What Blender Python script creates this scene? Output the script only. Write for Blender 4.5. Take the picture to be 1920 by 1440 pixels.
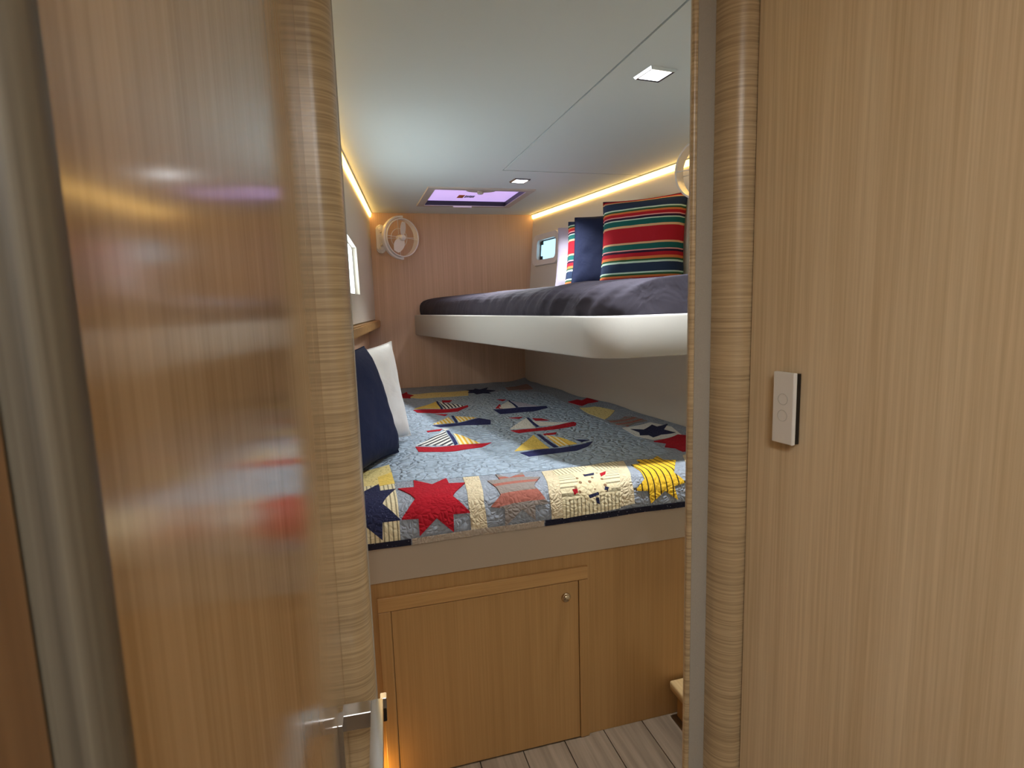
import bpy, bmesh, math, random
from mathutils import Vector, Matrix, noise
random.seed(7)
scene = bpy.context.scene
COL = scene.collection
for o in list(bpy.data.objects):
    bpy.data.objects.remove(o)

# ------------------------------------------------------------------ camera
EYE = Vector((0, 0, 1.35))
FPX, YAW, PITCH, ROLL = 1072.0, math.radians(15.43), math.radians(7.77), math.radians(1.69)
_r = Vector((math.cos(YAW), -math.sin(YAW), 0))
FWD = Vector((math.sin(YAW) * math.cos(PITCH), math.cos(YAW) * math.cos(PITCH), -math.sin(PITCH)))
_u = _r.cross(FWD)
RGT = _r * math.cos(ROLL) - _u * math.sin(ROLL)
UPV = _r * math.sin(ROLL) + _u * math.cos(ROLL)
cam = bpy.data.cameras.new('camera')
cam.sensor_width = 36
cam.lens = FPX / 1920 * 36
cam.clip_start = 0.01
cam.dof.use_dof = True
cam.dof.focus_distance = 2.0
cam.dof.aperture_fstop = 18
co = bpy.data.objects.new('camera', cam)
M = Matrix((RGT, UPV, -FWD)).transposed().to_4x4()
M.translation = EYE
co.matrix_world = M
COL.objects.link(co)
scene.camera = co

def ray(px, py):
    return FWD + RGT * ((px - 960) / FPX) - UPV * ((py - 720) / FPX)
def hit(px, py, n, k):
    n = Vector(n); v = ray(px, py)
    return EYE + v * ((k - n.dot(EYE)) / n.dot(v))

# ------------------------------------------------------------------ world, exposure
world = bpy.data.worlds.new('sky'); scene.world = world
world.use_nodes = True
wn = world.node_tree.nodes; wl = world.node_tree.links
wn.clear()
wo = wn.new('ShaderNodeOutputWorld'); wb = wn.new('ShaderNodeBackground')
tc = wn.new('ShaderNodeTexCoord'); sp = wn.new('ShaderNodeSeparateXYZ'); cr = wn.new('ShaderNodeValToRGB')
wl.new(tc.outputs['Generated'], sp.inputs[0]); wl.new(sp.outputs[2], cr.inputs[0])
cr.color_ramp.elements[0].position = 0.0; cr.color_ramp.elements[0].color = (.46, .74, .90, 1)
cr.color_ramp.elements[1].position = 0.6; cr.color_ramp.elements[1].color = (.30, .55, .85, 1)
wl.new(cr.outputs[0], wb.inputs[0]); wb.inputs[1].default_value = 0.95
wl.new(wb.outputs[0], wo.inputs[0])
vs = scene.view_settings
vs.view_transform = 'Standard'; vs.look = 'None'; vs.gamma = 1; vs.use_curve_mapping = False
vs.exposure = 1.12
try:
    scene.cycles.use_denoising = True
    scene.cycles.caustics_reflective = False
    scene.cycles.caustics_refractive = False
    scene.cycles.sample_clamp_indirect = 4
    scene.cycles.max_bounces = 10
except Exception:
    pass

# ------------------------------------------------------------------ materials
def srgb(r, g, b):
    f = lambda c: (c / 255) / 12.92 if c / 255 <= .04045 else ((c / 255 + .055) / 1.055) ** 2.4
    return (f(r), f(g), f(b), 1)
MATS = {}
def newmat(name):
    m = bpy.data.materials.new(name); m.use_nodes = True
    nt = m.node_tree; nt.nodes.clear()
    out = nt.nodes.new('ShaderNodeOutputMaterial'); b = nt.nodes.new('ShaderNodeBsdfPrincipled')
    nt.links.new(b.outputs[0], out.inputs[0])
    MATS[name] = m
    return m, nt, b
def coords(nt, scale=(1, 1, 1), kind='Object', rot=(0, 0, 0)):
    t = nt.nodes.new('ShaderNodeTexCoord'); mp = nt.nodes.new('ShaderNodeMapping')
    mp.inputs['Scale'].default_value = scale; mp.inputs['Rotation'].default_value = rot
    nt.links.new(t.outputs[kind], mp.inputs[0])
    return mp.outputs[0]
def noise_node(nt, vec, scale, detail=3, rough=.55, dist=0):
    n = nt.nodes.new('ShaderNodeTexNoise')
    n.inputs['Scale'].default_value = scale; n.inputs['Detail'].default_value = detail
    n.inputs['Roughness'].default_value = rough; n.inputs['Distortion'].default_value = dist
    nt.links.new(vec, n.inputs['Vector'])
    return n.outputs[0]
def ramp(nt, fac, stops, interp='LINEAR'):
    r = nt.nodes.new('ShaderNodeValToRGB'); cr = r.color_ramp; cr.interpolation = interp
    while len(cr.elements) < len(stops): cr.elements.new(.5)
    for e, (p, c) in zip(cr.elements, stops): e.position = p; e.color = c
    nt.links.new(fac, r.inputs[0])
    return r.outputs[0]
def mixc(nt, fac, a, b, mode='MIX'):
    m = nt.nodes.new('ShaderNodeMix'); m.data_type = 'RGBA'; m.blend_type = mode
    for s, v in ((m.inputs[0], fac), (m.inputs[6], a), (m.inputs[7], b)):
        if hasattr(v, 'is_linked'): nt.links.new(v, s)
        else: s.default_value = v
    return m.outputs[2]
def bump(nt, bsdf, h, strength=.3, dist=.001):
    b = nt.nodes.new('ShaderNodeBump'); b.inputs['Strength'].default_value = strength
    b.inputs['Distance'].default_value = dist
    nt.links.new(h, b.inputs['Height']); nt.links.new(b.outputs[0], bsdf.inputs['Normal'])
def plain(name, col, rough=.5, metal=0, spec=.5, bumpscale=0, bumpstr=.2, var=0, coat=0):
    m, nt, b = newmat(name)
    b.inputs['Base Color'].default_value = col; b.inputs['Roughness'].default_value = rough
    b.inputs['Metallic'].default_value = metal; b.inputs['Specular IOR Level'].default_value = spec
    b.inputs['Coat Weight'].default_value = coat; b.inputs['Coat Roughness'].default_value = .1
    if bumpscale or var:
        v = coords(nt); n = noise_node(nt, v, bumpscale or 60, 4)
        if bumpscale: bump(nt, b, n, bumpstr, .0008)
        if var:
            d = tuple(c * (1 - var) for c in col[:3]) + (1,)
            nt.links.new(ramp(nt, n, [(.3, d), (.7, col)]), b.inputs['Base Color'])
    return m
def wood(name, light, dark, axis='z', rough=.35, spec=.5, fine=150, stretch=1.6, bstr=.08, mid=(.32, .68), broad=6.0, broadamt=.25):
    """fine straight-line veneer, grain along the axis"""
    m, nt, b = newmat(name)
    s = [1.0, 1.0, 1.0]; k = stretch / fine
    s['xyz'.index(axis)] = k
    v = coords(nt, tuple(s))
    n1 = noise_node(nt, v, fine, 3, .6)
    c1 = ramp(nt, n1, [(mid[0], dark), (mid[1], light)])
    s2 = [1.0, 1.0, 1.0]; s2['xyz'.index(axis)] = .03
    v2 = coords(nt, tuple(s2)); n2 = noise_node(nt, v2, broad * 4, 2, .5)
    lo = tuple(c * (1 - broadamt) for c in dark[:3]) + (1,)
    c2 = ramp(nt, n2, [(.38, dark), (.62, light)])
    nt.links.new(mixc(nt, .35, c1, c2), b.inputs['Base Color'])
    b.inputs['Roughness'].default_value = rough; b.inputs['Specular IOR Level'].default_value = spec
    if bstr: bump(nt, b, n1, bstr, .0006)
    return m

wood('veneer_far', srgb(220, 186, 160), srgb(200, 164, 136), 'z', .45, bstr=.05)
wood('veneer_panel', srgb(228, 208, 172), srgb(200, 176, 138), 'z', .42, fine=260, stretch=4.0)
wood('veneer_door', srgb(196, 168, 134), srgb(170, 142, 108), 'z', .14, spec=.9, fine=180, stretch=1.0, bstr=0)
def crosswood(name, light, dark, rough=.32):
    """bent veneer whose grain runs round the post, in thin uneven horizontal lines"""
    m, nt, b = newmat(name)
    v = coords(nt, (6, 6, 330)); n1 = noise_node(nt, v, 1, 4, .65, .25)
    c1 = ramp(nt, n1, [(.36, dark), (.60, light)])
    n2 = noise_node(nt, coords(nt, (1, 1, 9)), 1, 3, .6)
    c2 = ramp(nt, n2, [(.35, tuple(c * .82 for c in light[:3]) + (1,)), (.65, light)])
    nt.links.new(mixc(nt, .55, c2, c1), b.inputs['Base Color'])
    b.inputs['Roughness'].default_value = rough
    bump(nt, b, n1, .06, .0006)
crosswood('veneer_post', srgb(194, 170, 132), srgb(120, 96, 66))
wood('veneer_base', srgb(184, 144, 92), srgb(166, 126, 76), 'z', .42, fine=190, stretch=2.4, bstr=.04)
wood('veneer_rail', srgb(196, 154, 98), srgb(168, 126, 76), 'x', .42, fine=120, stretch=3)
wood('veneer_grey', srgb(104, 95, 80), srgb(58, 51, 41), 'z', .45, fine=420, stretch=3, bstr=.03)
wood('veneer_shaded', srgb(150, 118, 84), srgb(110, 82, 56), 'z', .45, fine=90)  # shade on the left passage wall is put into this wood colour
wood('plank_wood', srgb(134, 116, 96), srgb(96, 80, 62), 'y', .5, fine=60, stretch=2.4, bstr=.1)
wood('step_wood', srgb(206, 178, 130), srgb(176, 146, 100), 'y', .4, fine=90)
plain('ceiling_vinyl', srgb(220, 229, 228), .62, bumpscale=420, bumpstr=.25)
plain('groove_dark', srgb(70, 66, 60), .8, bumpscale=200)
plain('wall_vinyl', srgb(222, 214, 200), .6, bumpscale=480, bumpstr=.3)
plain('fascia_vinyl', srgb(180, 177, 170), .5, bumpscale=420, bumpstr=.25)
plain('jamb_grey', srgb(168, 162, 150), .6, bumpscale=600, bumpstr=.3, var=.1)
plain('mattress_vinyl', srgb(176, 160, 140), .6, bumpscale=400, bumpstr=.3)
plain('white_plastic', srgb(232, 226, 220), .35, bumpscale=900, bumpstr=.02)
plain('white_gloss', srgb(236, 232, 230), .2, bumpscale=900, bumpstr=.02)
plain('switch_white', srgb(226, 224, 218), .45, bumpscale=1500, bumpstr=.05)
plain('switch_mark', srgb(176, 174, 168), .6, bumpscale=900, bumpstr=.02)
plain('black_plastic', srgb(16, 14, 14), .4, bumpscale=900, bumpstr=.02)
plain('chrome', srgb(205, 205, 205), .16, 1, bumpscale=900, bumpstr=.01)
plain('knob_metal', srgb(190, 170, 140), .22, 1, bumpscale=900, bumpstr=.01)
plain('hatch_frame', srgb(196, 188, 182), .45, bumpscale=900, bumpstr=.03)
plain('gasket_black', srgb(26, 24, 30), .5, bumpscale=900, bumpstr=.03)
plain('label_orange', srgb(214, 120, 60), .5, bumpscale=900, bumpstr=.02)
plain('label_grey', srgb(120, 112, 140), .5, bumpscale=900, bumpstr=.02)

def emit(name, col, strength, base=None, tex=None):
    m, nt, b = newmat(name)
    b.inputs['Base Color'].default_value = base or col
    b.inputs['Emission Color'].default_value = col
    b.inputs['Emission Strength'].default_value = strength
    b.inputs['Roughness'].default_value = .3
    v = coords(nt); n = noise_node(nt, v, 6, 2)
    c2 = tuple(c * .93 for c in col[:3]) + (1,)
    nt.links.new(ramp(nt, n, [(.4, c2), (.6, col)]), b.inputs['Emission Color'])
    return m
emit('led_warm', (1.0, .60, .16, 1), 2.9)
emit('downlight_lens', (.93, .97, 1.0, 1), 9)
emit('hatch_pane', (.60, .44, .86, 1), .44)
emit('daylight_pane', (.84, .96, 1.0, 1), 2.8)
emit('amber_lens', (1.0, .50, .08, 1), 6)
emit('fill_glow', (1.0, .99, .97, 1), 16.5)  # glow of the added fill panel behind the viewer
def glass(name, col, alpha):
    m = bpy.data.materials.new(name); m.use_nodes = True; nt = m.node_tree; nt.nodes.clear()
    out = nt.nodes.new('ShaderNodeOutputMaterial'); t = nt.nodes.new('ShaderNodeBsdfTransparent')
    g = nt.nodes.new('ShaderNodeBsdfGlossy'); mx = nt.nodes.new('ShaderNodeMixShader')
    t.inputs[0].default_value = col; g.inputs['Roughness'].default_value = .03
    mx.inputs[0].default_value = .06; nt.links.new(t.outputs[0], mx.inputs[1]); nt.links.new(g.outputs[0], mx.inputs[2])
    nt.links.new(mx.outputs[0], out.inputs[0]); MATS[name] = m
glass('port_glass', (.94, .98, 1.0, 1), 1)

def fabric(name, col, rough=.85, var=.12, weave=700, wrinkle=9, wstr=.25, sheen=.2):
    m, nt, b = newmat(name)
    v = coords(nt)
    n = noise_node(nt, v, weave, 2); w = noise_node(nt, v, wrinkle, 3, .6, .6)
    d = tuple(c * (1 - var) for c in col[:3]) + (1,)
    nt.links.new(ramp(nt, n, [(.3, d), (.7, col)]), b.inputs['Base Color'])
    b.inputs['Roughness'].default_value = rough; b.inputs['Specular IOR Level'].default_value = .25
    b.inputs['Sheen Weight'].default_value = sheen
    bump(nt, b, w, wstr, .02)
    return m, nt, b
fabric('sheet_grey', srgb(62, 58, 68), wrinkle=9, wstr=.5, sheen=0)
fabric('navy_cotton', srgb(24, 32, 62), wrinkle=12, wstr=.25, sheen=0)
fabric('white_cotton', srgb(232, 230, 228), wrinkle=11, wstr=.25, sheen=.1, var=.04)
fabric('lavender_cotton', srgb(176, 168, 184), wrinkle=10, wstr=.2, sheen=.1, var=.04)

# serape stripes by height on the cushion (local z, cushion height .40)
m, nt, b = newmat('serape')
t = nt.nodes.new('ShaderNodeTexCoord'); s = nt.nodes.new('ShaderNodeSeparateXYZ')
nt.links.new(t.outputs['Object'], s.inputs[0])
mr = nt.nodes.new('ShaderNodeMapRange'); mr.inputs[1].default_value = .41; mr.inputs[2].default_value = .0
nt.links.new(s.outputs[2], mr.inputs[0])
NV, RD, TN, TL, MT, GR, OR, DP, PK = (srgb(44, 58, 84), srgb(176, 30, 44), srgb(222, 178, 136), srgb(28, 96, 92), srgb(196, 222, 206),
                                  srgb(48, 92, 60), srgb(214, 122, 70), srgb(52, 26, 52), srgb(232, 160, 160))
bands = [(.0, RD), (.03, OR), (.045, DP), (.06, RD), (.085, TN), (.10, NV), (.185, MT), (.20, GR), (.22, OR), (.24, RD), (.27, PK), (.285, DP),
         (.305, MT), (.318, TL), (.375, TN), (.395, RD), (.555, TN), (.575, TL), (.635, PK), (.645, DP), (.67, RD), (.71, OR), (.735, GR), (.755, MT),
         (.775, NV), (.865, MT), (.88, GR), (.90, OR), (.92, RD), (.955, TN), (.97, DP)]
h1 = [x for x in bands if x[0] < .5]; h2 = [x for x in bands if x[0] >= .5]
ra = ramp(nt, mr.outputs[0], [(max(0, p), c) for p, c in h1], 'CONSTANT')
rb = ramp(nt, mr.outputs[0], [(.0, RD)] + h2, 'CONSTANT')
gt = nt.nodes.new('ShaderNodeMath'); gt.operation = 'GREATER_THAN'; gt.inputs[1].default_value = .5
nt.links.new(mr.outputs[0], gt.inputs[0])
nt.links.new(mixc(nt, gt.outputs[0], ra, rb), b.inputs['Base Color'])
b.inputs['Roughness'].default_value = .85; b.inputs['Specular IOR Level'].default_value = .2
bump(nt, b, noise_node(nt, coords(nt), 12, 3, .6, .5), .2, .02)

def quiltmat(name, col, stripes=None, dots=None, scale=60, strength=.5):
    """quilted cotton: meandering stitch relief; optional printed stripes or speckle"""
    m, nt, b = newmat(name)
    v = coords(nt)
    vo = nt.nodes.new('ShaderNodeTexVoronoi'); vo.feature = 'DISTANCE_TO_EDGE'; vo.inputs['Scale'].default_value = scale
    n0 = nt.nodes.new('ShaderNodeTexNoise'); n0.inputs['Scale'].default_value = 18; nt.links.new(v, n0.inputs['Vector'])
    add = nt.nodes.new('ShaderNodeVectorMath'); add.operation = 'MULTIPLY_ADD'
    add.inputs[1].default_value = (.05, .05, .05); nt.links.new(n0.outputs['Color'], add.inputs[0]); nt.links.new(v, add.inputs[2])
    nt.links.new(add.outputs[0], vo.inputs['Vector'])
    pw = ramp(nt, vo.outputs['Distance'], [(.0, (0, 0, 0, 1)), (.35, (1, 1, 1, 1))])
    bump(nt, b, pw, strength, .011)
    c = col
    if stripes:
        ang, freq, c2, width = stripes
        vv = coords(nt, (1, 1, 1), rot=(0, 0, ang)); w = nt.nodes.new('ShaderNodeTexWave'); w.inputs['Scale'].default_value = freq
        nt.links.new(vv, w.inputs['Vector'])
        c = ramp(nt, w.outputs[0], [(0, c2), (width, col)], 'CONSTANT')
    if dots:
        c2, sc, th = dots
        v2 = nt.nodes.new('ShaderNodeTexVoronoi'); v2.inputs['Scale'].default_value = sc; nt.links.new(v, v2.inputs['Vector'])
        c = ramp(nt, v2.outputs['Distance'], [(0, c2), (th, col)], 'CONSTANT')
    if hasattr(c, 'is_linked'): nt.links.new(c, b.inputs['Base Color'])
    else:
        n = noise_node(nt, v, 40, 3)
        d = tuple(x * .86 for x in col[:3]) + (1,)
        nt.links.new(ramp(nt, n, [(.35, d), (.65, col)]), b.inputs['Base Color'])
    b.inputs['Roughness'].default_value = .9; b.inputs['Specular IOR Level'].default_value = .2
CREAM = srgb(226, 214, 178)
quiltmat('q_field', srgb(172, 188, 204), scale=34, strength=.9)
quiltmat('q_border', srgb(158, 166, 178), scale=70)
quiltmat('q_cream', srgb(226, 210, 176), scale=80)
quiltmat('q_tick', CREAM, stripes=(0, 26, srgb(150, 140, 112), .22), scale=60, strength=.25)
quiltmat('q_tick_across', CREAM, stripes=(math.pi / 2, 26, srgb(150, 140, 112), .22), scale=60, strength=.25)
quiltmat('q_red', srgb(176, 26, 42), scale=70, strength=.35)
quiltmat('q_navy', srgb(40, 44, 74), dots=(srgb(92, 98, 130), 130, .16), scale=70, strength=.3)
quiltmat('q_navy_plain', srgb(44, 48, 92), scale=60, strength=.3)
quiltmat('q_yellow', srgb(236, 204, 104), scale=60, strength=.3)
quiltmat('q_yellow_lined', srgb(232, 188, 54), stripes=(0, 15, srgb(70, 56, 30), .10), scale=60, strength=.3)
quiltmat('q_yellow_striped', srgb(238, 224, 180), stripes=(0, 18, srgb(226, 178, 60), .45), scale=60, strength=.3)
quiltmat('q_bw', srgb(232, 230, 222), stripes=(0, 17, srgb(36, 36, 48), .42), scale=60, strength=.2)
quiltmat('q_bw_slant', srgb(228, 226, 220), stripes=(.7, 13, srgb(60, 60, 66), .45), scale=60, strength=.2)
quiltmat('q_white', srgb(224, 222, 214), dots=(srgb(150, 160, 150), 90, .12), scale=60, strength=.3)
quiltmat('q_print', srgb(222, 208, 170), dots=(srgb(140, 110, 84), 48, .24), scale=60, strength=.3)
quiltmat('q_yellow_print', srgb(226, 206, 140), dots=(srgb(120, 96, 60), 60, .16), scale=60, strength=.3)
quiltmat('q_plaid', srgb(140, 130, 124), stripes=(math.pi / 2, 6, srgb(160, 98, 86), .3), scale=60, strength=.3)
quiltmat('q_lilac', srgb(196, 190, 204), scale=60, strength=.3)
quiltmat('q_hem', srgb(190, 176, 160), scale=80, strength=.4)
quiltmat('q_binding', srgb(34, 34, 50), dots=(srgb(190, 190, 196), 120, .12), scale=60, strength=.2)

# ------------------------------------------------------------------ mesh helpers
class MB:
    def __init__(self): self.bm = bmesh.new()
    def poly_prism(self, pts, d, flip=False):
        """closed polygon of 3D points extruded by vector d"""
        bm = self.bm; d = Vector(d)
        a = [bm.verts.new(Vector(p)) for p in pts]; b = [bm.verts.new(Vector(p) + d) for p in pts]
        n = len(pts)
        bm.faces.new(list(reversed(a))); bm.faces.new(b)
        for i in range(n):
            j = (i + 1) % n; bm.faces.new((a[i], a[j], b[j], b[i]))
        return self
    def box(self, lo, hi, bev=0, seg=2):
        bm = self.bm; x0, y0, z0 = lo; x1, y1, z1 = hi
        v = [bm.verts.new(p) for p in ((x0, y0, z0), (x1, y0, z0), (x1, y1, z0), (x0, y1, z0), (x0, y0, z1), (x1, y0, z1), (x1, y1, z1), (x0, y1, z1))]
        fs = [bm.faces.new([v[i] for i in q]) for q in ((3, 2, 1, 0), (4, 5, 6, 7), (0, 1, 5, 4), (1, 2, 6, 5), (2, 3, 7, 6), (3, 0, 4, 7))]
        if bev:
            es = list({e for f in fs for e in f.edges})
            bmesh.ops.bevel(bm, geom=es, offset=bev, segments=seg, affect='EDGES', profile=.5)
        return self
    def tube(self, pts, r, n=8, closed=False, ry=None):
        bm = self.bm; pts = [Vector(p) for p in pts]; rings = []; N = len(pts)
        prev = None
        for i, p in enumerate(pts):
            a = pts[(i - 1) % N] if (closed or i) else p; c = pts[(i + 1) % N] if (closed or i < N - 1) else p
            t = (c - a).normalized()
            if prev is None:
                h = Vector((0, 0, 1)) if abs(t.z) < .9 else Vector((1, 0, 0))
                u = t.cross(h).normalized()
            else:
                u = (prev - t * prev.dot(t)).normalized()
            prev = u; w = t.cross(u)
            rr = r[i] if isinstance(r, (list, tuple)) else r; r2 = rr if ry is None else ry
            rings.append([bm.verts.new(p + u * math.cos(2 * math.pi * k / n) * rr + w * math.sin(2 * math.pi * k / n) * r2) for k in range(n)])
        for i in range(N if closed else N - 1):
            A, B = rings[i], rings[(i + 1) % N]
            for k in range(n): bm.faces.new((A[k], A[(k + 1) % n], B[(k + 1) % n], B[k]))
        if not closed:
            bm.faces.new(list(reversed(rings[0]))); bm.faces.new(rings[-1])
        return self
    def lathe(self, prof, c, ax, n=24):
        """profile [(radius, height)] about axis ax through c"""
        bm = self.bm; c = Vector(c); ax = Vector(ax).normalized()
        h = Vector((0, 0, 1)) if abs(ax.z) < .9 else Vector((1, 0, 0))
        u = ax.cross(h).normalized(); w = ax.cross(u)
        rings = []
        for r, z in prof:
            if r < 1e-6: rings.append([bm.verts.new(c + ax * z)])
            else: rings.append([bm.verts.new(c + ax * z + (u * math.cos(2 * math.pi * k / n) + w * math.sin(2 * math.pi * k / n)) * r) for k in range(n)])
        for A, B in zip(rings, rings[1:]):
            for k in range(n):
                k2 = (k + 1) % n
                if len(A) == 1 and len(B) == 1: continue
                if len(A) == 1: bm.faces.new((A[0], B[k2], B[k]))
                elif len(B) == 1: bm.faces.new((A[k], A[k2], B[0]))
                else: bm.faces.new((A[k], A[k2], B[k2], B[k]))
        if len(rings[0]) > 1: bm.faces.new(rings[0])
        if len(rings[-1]) > 1: bm.faces.new(list(reversed(rings[-1])))
        return self
    def grid(self, fn, nu, nv, closeu=False):
        bm = self.bm
        g = [[bm.verts.new(fn(i / nu, j / nv)) for j in range(nv + 1)] for i in range(nu + (0 if closeu else 1))]
        for i in range(nu):
            for j in range(nv):
                A = g[i]; B = g[(i + 1) % len(g)]
                bm.faces.new((A[j], B[j], B[j + 1], A[j + 1]))
        return g
    def build(self, name, mat, parent=None, smooth=None, **tags):
        bm = self.bm
        bmesh.ops.recalc_face_normals(bm, faces=bm.faces[:])
        me = bpy.data.meshes.new(name); bm.to_mesh(me); bm.free()
        me.materials.append(MATS[mat])
        if smooth is not None:
            for p in me.polygons: p.use_smooth = True
            me.set_sharp_from_angle(angle=math.radians(smooth))
        o = bpy.data.objects.new(name, me); COL.objects.link(o)
        if parent is not None:
            o.parent = parent
            if parent.get('_world'): o.matrix_parent_inverse = Matrix.Translation(-parent.location)
            elif parent.parent is not None: pass
        for k, v in tags.items(): o[k] = v
        return o
def thing(name, loc, label, cat, group=None, kind=None, world=True):
    o = bpy.data.objects.new(name, None); COL.objects.link(o); o.location = loc
    o.empty_display_size = .05
    o['label'] = label; o['category'] = cat
    if group: o['group'] = group
    if kind: o['kind'] = kind
    if world: o['_world'] = 1
    return o
def struct(mb, name, mat, label, cat, smooth=None):
    return mb.build(name, mat, None, smooth, label=label, category=cat, kind='structure')

# ------------------------------------------------------------------ room dimensions
YF, ZC, YB = 3.70, 1.94, 1.53            # far bulkhead, ceiling height, front of the berth
AR, AL = math.radians(-8.25), math.radians(6.37)
DR = Vector((math.sin(AR), math.cos(AR), 0)); DL = Vector((math.sin(AL), math.cos(AL), 0))
def xr(y, z):                             # right hull side, leaning outwards
    return 1.201 + (YF - y) * .145 - (ZC - z) * (.085 / 1.102)
def xl(y): return .147 - (YF - y) * .1116
def xll(y): return xl(y) - .045
def xrl(y): return 1.118 + (YF - y) * .083   # lower liner under the bunk
NR = DR.cross(Vector((.085, 0, 1.102))).normalized(); KR = NR.dot(Vector((1.201, YF, ZC)))
NL = Vector((math.cos(AL), -math.sin(AL), 0)); KL = NL.dot(Vector((.147, YF, 0)))
if NR.x < 0: NR = -NR; KR = -KR
YN = .88                                   # near side of the cabin (door bulkhead)

# passage: door plane on the left, panel on the right
TD = math.radians(2.8)
DD = Vector((math.sin(TD), math.cos(TD), 0)); ND = Vector((math.cos(TD), -math.sin(TD), 0))
FD = EYE + ray(603, 720) * .75; FD.z = 0      # far end of the door panel
def dpt(s, q, z): return FD + DD * s + ND * q + Vector((0, 0, z))
KD = ND.dot(FD)
HS = (hit(130, 720, ND, KD) - FD).dot(DD)     # hinge end, along the door
TR = math.radians(-5.0)
DP2 = Vector((math.sin(TR), math.cos(TR), 0)); NP2 = Vector((-math.cos(TR), math.sin(TR), 0))
SP = EYE + ray(1405, 720) * .80; SP.z = 0
def ppt(s, q, z): return SP + DP2 * s + NP2 * q + Vector((0, 0, z))

# ------------------------------------------------------------------ floor
fl = MB(); fl.box((-.45, -1.3, -.06), (1.75, 1.56, -.006))
floor = struct(fl, 'floor', 'groove_dark', 'grey-brown wood plank floor in front of the berth', 'floor')
seams = [.557 + .135 * k for k in range(-7, 10)]
for k in range(len(seams) - 1):
    x0, x1 = max(seams[k], -.45) + .0012, min(seams[k + 1], 1.75) - .0012
    if x1 - x0 < .02: continue
    cuts = [-1.3, -.2 + .37 * ((k * 7) % 4), 1.56] if False else [-1.3, .2 + .23 * (k % 3), 1.56]
    for a, b_ in zip(cuts, cuts[1:]):
        p = MB(); p.box((x0, a + .001, -.006), (x1, b_ - .001, 0), .0008, 1)
        p.build('plank', 'plank_wood', floor)

# ------------------------------------------------------------------ ceiling
XJ, YJ = .684, 2.522
HX0, HX1, HY0, HY1 = .425, .935, 2.915, 3.395           # hatch opening
ce = MB(); 
for lo, hi in (((-.5, -1.3, ZC + .012), (1.9, HY0, ZC + .05)), ((-.5, HY1, ZC + .012), (1.9, YF + .1, ZC + .05)),
               ((-.5, HY0, ZC + .012), (HX0, HY1, ZC + .05)), ((HX1, HY0, ZC + .012), (1.9, HY1, ZC + .05))):
    ce.box(lo, hi)
ceiling = struct(ce, 'ceiling', 'groove_dark', 'pale grey padded vinyl ceiling with panel joints', 'ceiling')
def cpanel(pts):
    m = MB(); m.poly_prism([(x, y, ZC) for x, y in pts], (0, 0, .012))
    es = [e for e in m.bm.edges if all(abs(v.co.z - ZC) < 1e-6 for v in e.verts)]
    m.build('panel', 'ceiling_vinyl', ceiling)
g = .003
cpanel([(-.5, YN + .01), (XJ - g, YN + .01), (XJ - g, YJ - .0), (XJ - g, HY0), (-.5, HY0)])
cpanel([(XJ + g, YN + .01), (1.8, YN + .01), (1.8, YJ - .007), (XJ + g, YJ - .007)])
cpanel([(XJ - g, YJ + g), (1.7, YJ + g), (1.7, HY0), (XJ - g, HY0)])
cpanel([(-.5, HY0), (HX0, HY0), (HX0, HY1), (-.5, HY1)])
cpanel([(HX1, HY0), (1.6, HY0), (1.6, HY1), (HX1, HY1)])
cpanel([(-.5, HY1), (1.6, HY1), (1.6, YF), (-.5, YF)])
cpanel([(-.5, -1.3), (1.6, -1.3), (1.6, YN + .0), (-.5, YN + .0)])

# ------------------------------------------------------------------ bulkheads and sides
w = MB(); w.box((-.1, YF, -.05), (1.225, YF + .03, ZC + .012))
struct(w, 'wall_far', 'veneer_far', 'light oak veneer bulkhead at the far end of the cabin', 'wall')

def wall_with_hole(outer, hole, thick):
    """outer: 4 corners (3D, ccw), hole: 3D points ccw in the same plane; thick: vector"""
    m = MB(); bm = m.bm
    def ring(pts): return [bm.verts.new(p) for p in pts]
    t = Vector(thick)
    for off, in ((Vector((0, 0, 0)),), (t,)):
        o = ring([Vector(p) + off for p in outer]); h = ring([Vector(p) + off for p in hole])
        eo = [bm.edges.new((o[i], o[(i + 1) % len(o)])) for i in range(len(o))]
        eh = [bm.edges.new((h[i], h[(i + 1) % len(h)])) for i in range(len(h))]
        bmesh.ops.triangle_fill(bm, edges=eo + eh, use_beauty=True)
    h0 = [Vector(p) for p in hole]
    for P in (outer, hole):
        a = ring([Vector(p) for p in P]); b = ring([Vector(p) + t for p in P])
        for i in range(len(P)):
            j = (i + 1) % len(P); bm.faces.new((a[i], a[j], b[j], b[i]))
    bmesh.ops.remove_doubles(bm, verts=bm.verts[:], dist=1e-5)
    return m

# left side: upper vinyl panel with a slanted window, ledge, wooden lower part
ZL0, ZL1 = 1.242, 1.287
def lp(y, z, q=0): return Vector((xl(y), y, z)) + NL * q
wpx = [(651, 440), (668, 465), (675, 553), (660, 551)]
wq = [(1.85, 1.665), (2.44, 1.655), (2.78, 1.635), (2.815, 1.424), (2.46, 1.419), (1.85, 1.415)]
wl_ = wall_with_hole([lp(YN, ZL1 + .006), lp(YF, ZL1 + .006), lp(YF, ZC), lp(YN, ZC)], [lp(y, z) for y, z in wq], -NL * .03)
struct(wl_, 'wall_left', 'wall_vinyl', 'upper cabin side lined in pale vinyl around the slanted window on the left', 'wall')
w = MB(); w.poly_prism([lp(YN, -.05, -.046), lp(YF, -.05, -.046), lp(YF, ZL0, -.046), lp(YN, ZL0, -.046)], -NL * .03)
struct(w, 'wall_left_lower', 'veneer_far', 'lower oak veneer cabin side under the ledge on the left', 'wall')
w = MB(); w.poly_prism([lp(YN, ZL0, -.075), lp(YN, ZL0, .030), lp(YN, ZL1, .030), lp(YN, ZL1, -.075)], DL * ((YF - YN) / math.cos(AL)))
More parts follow.
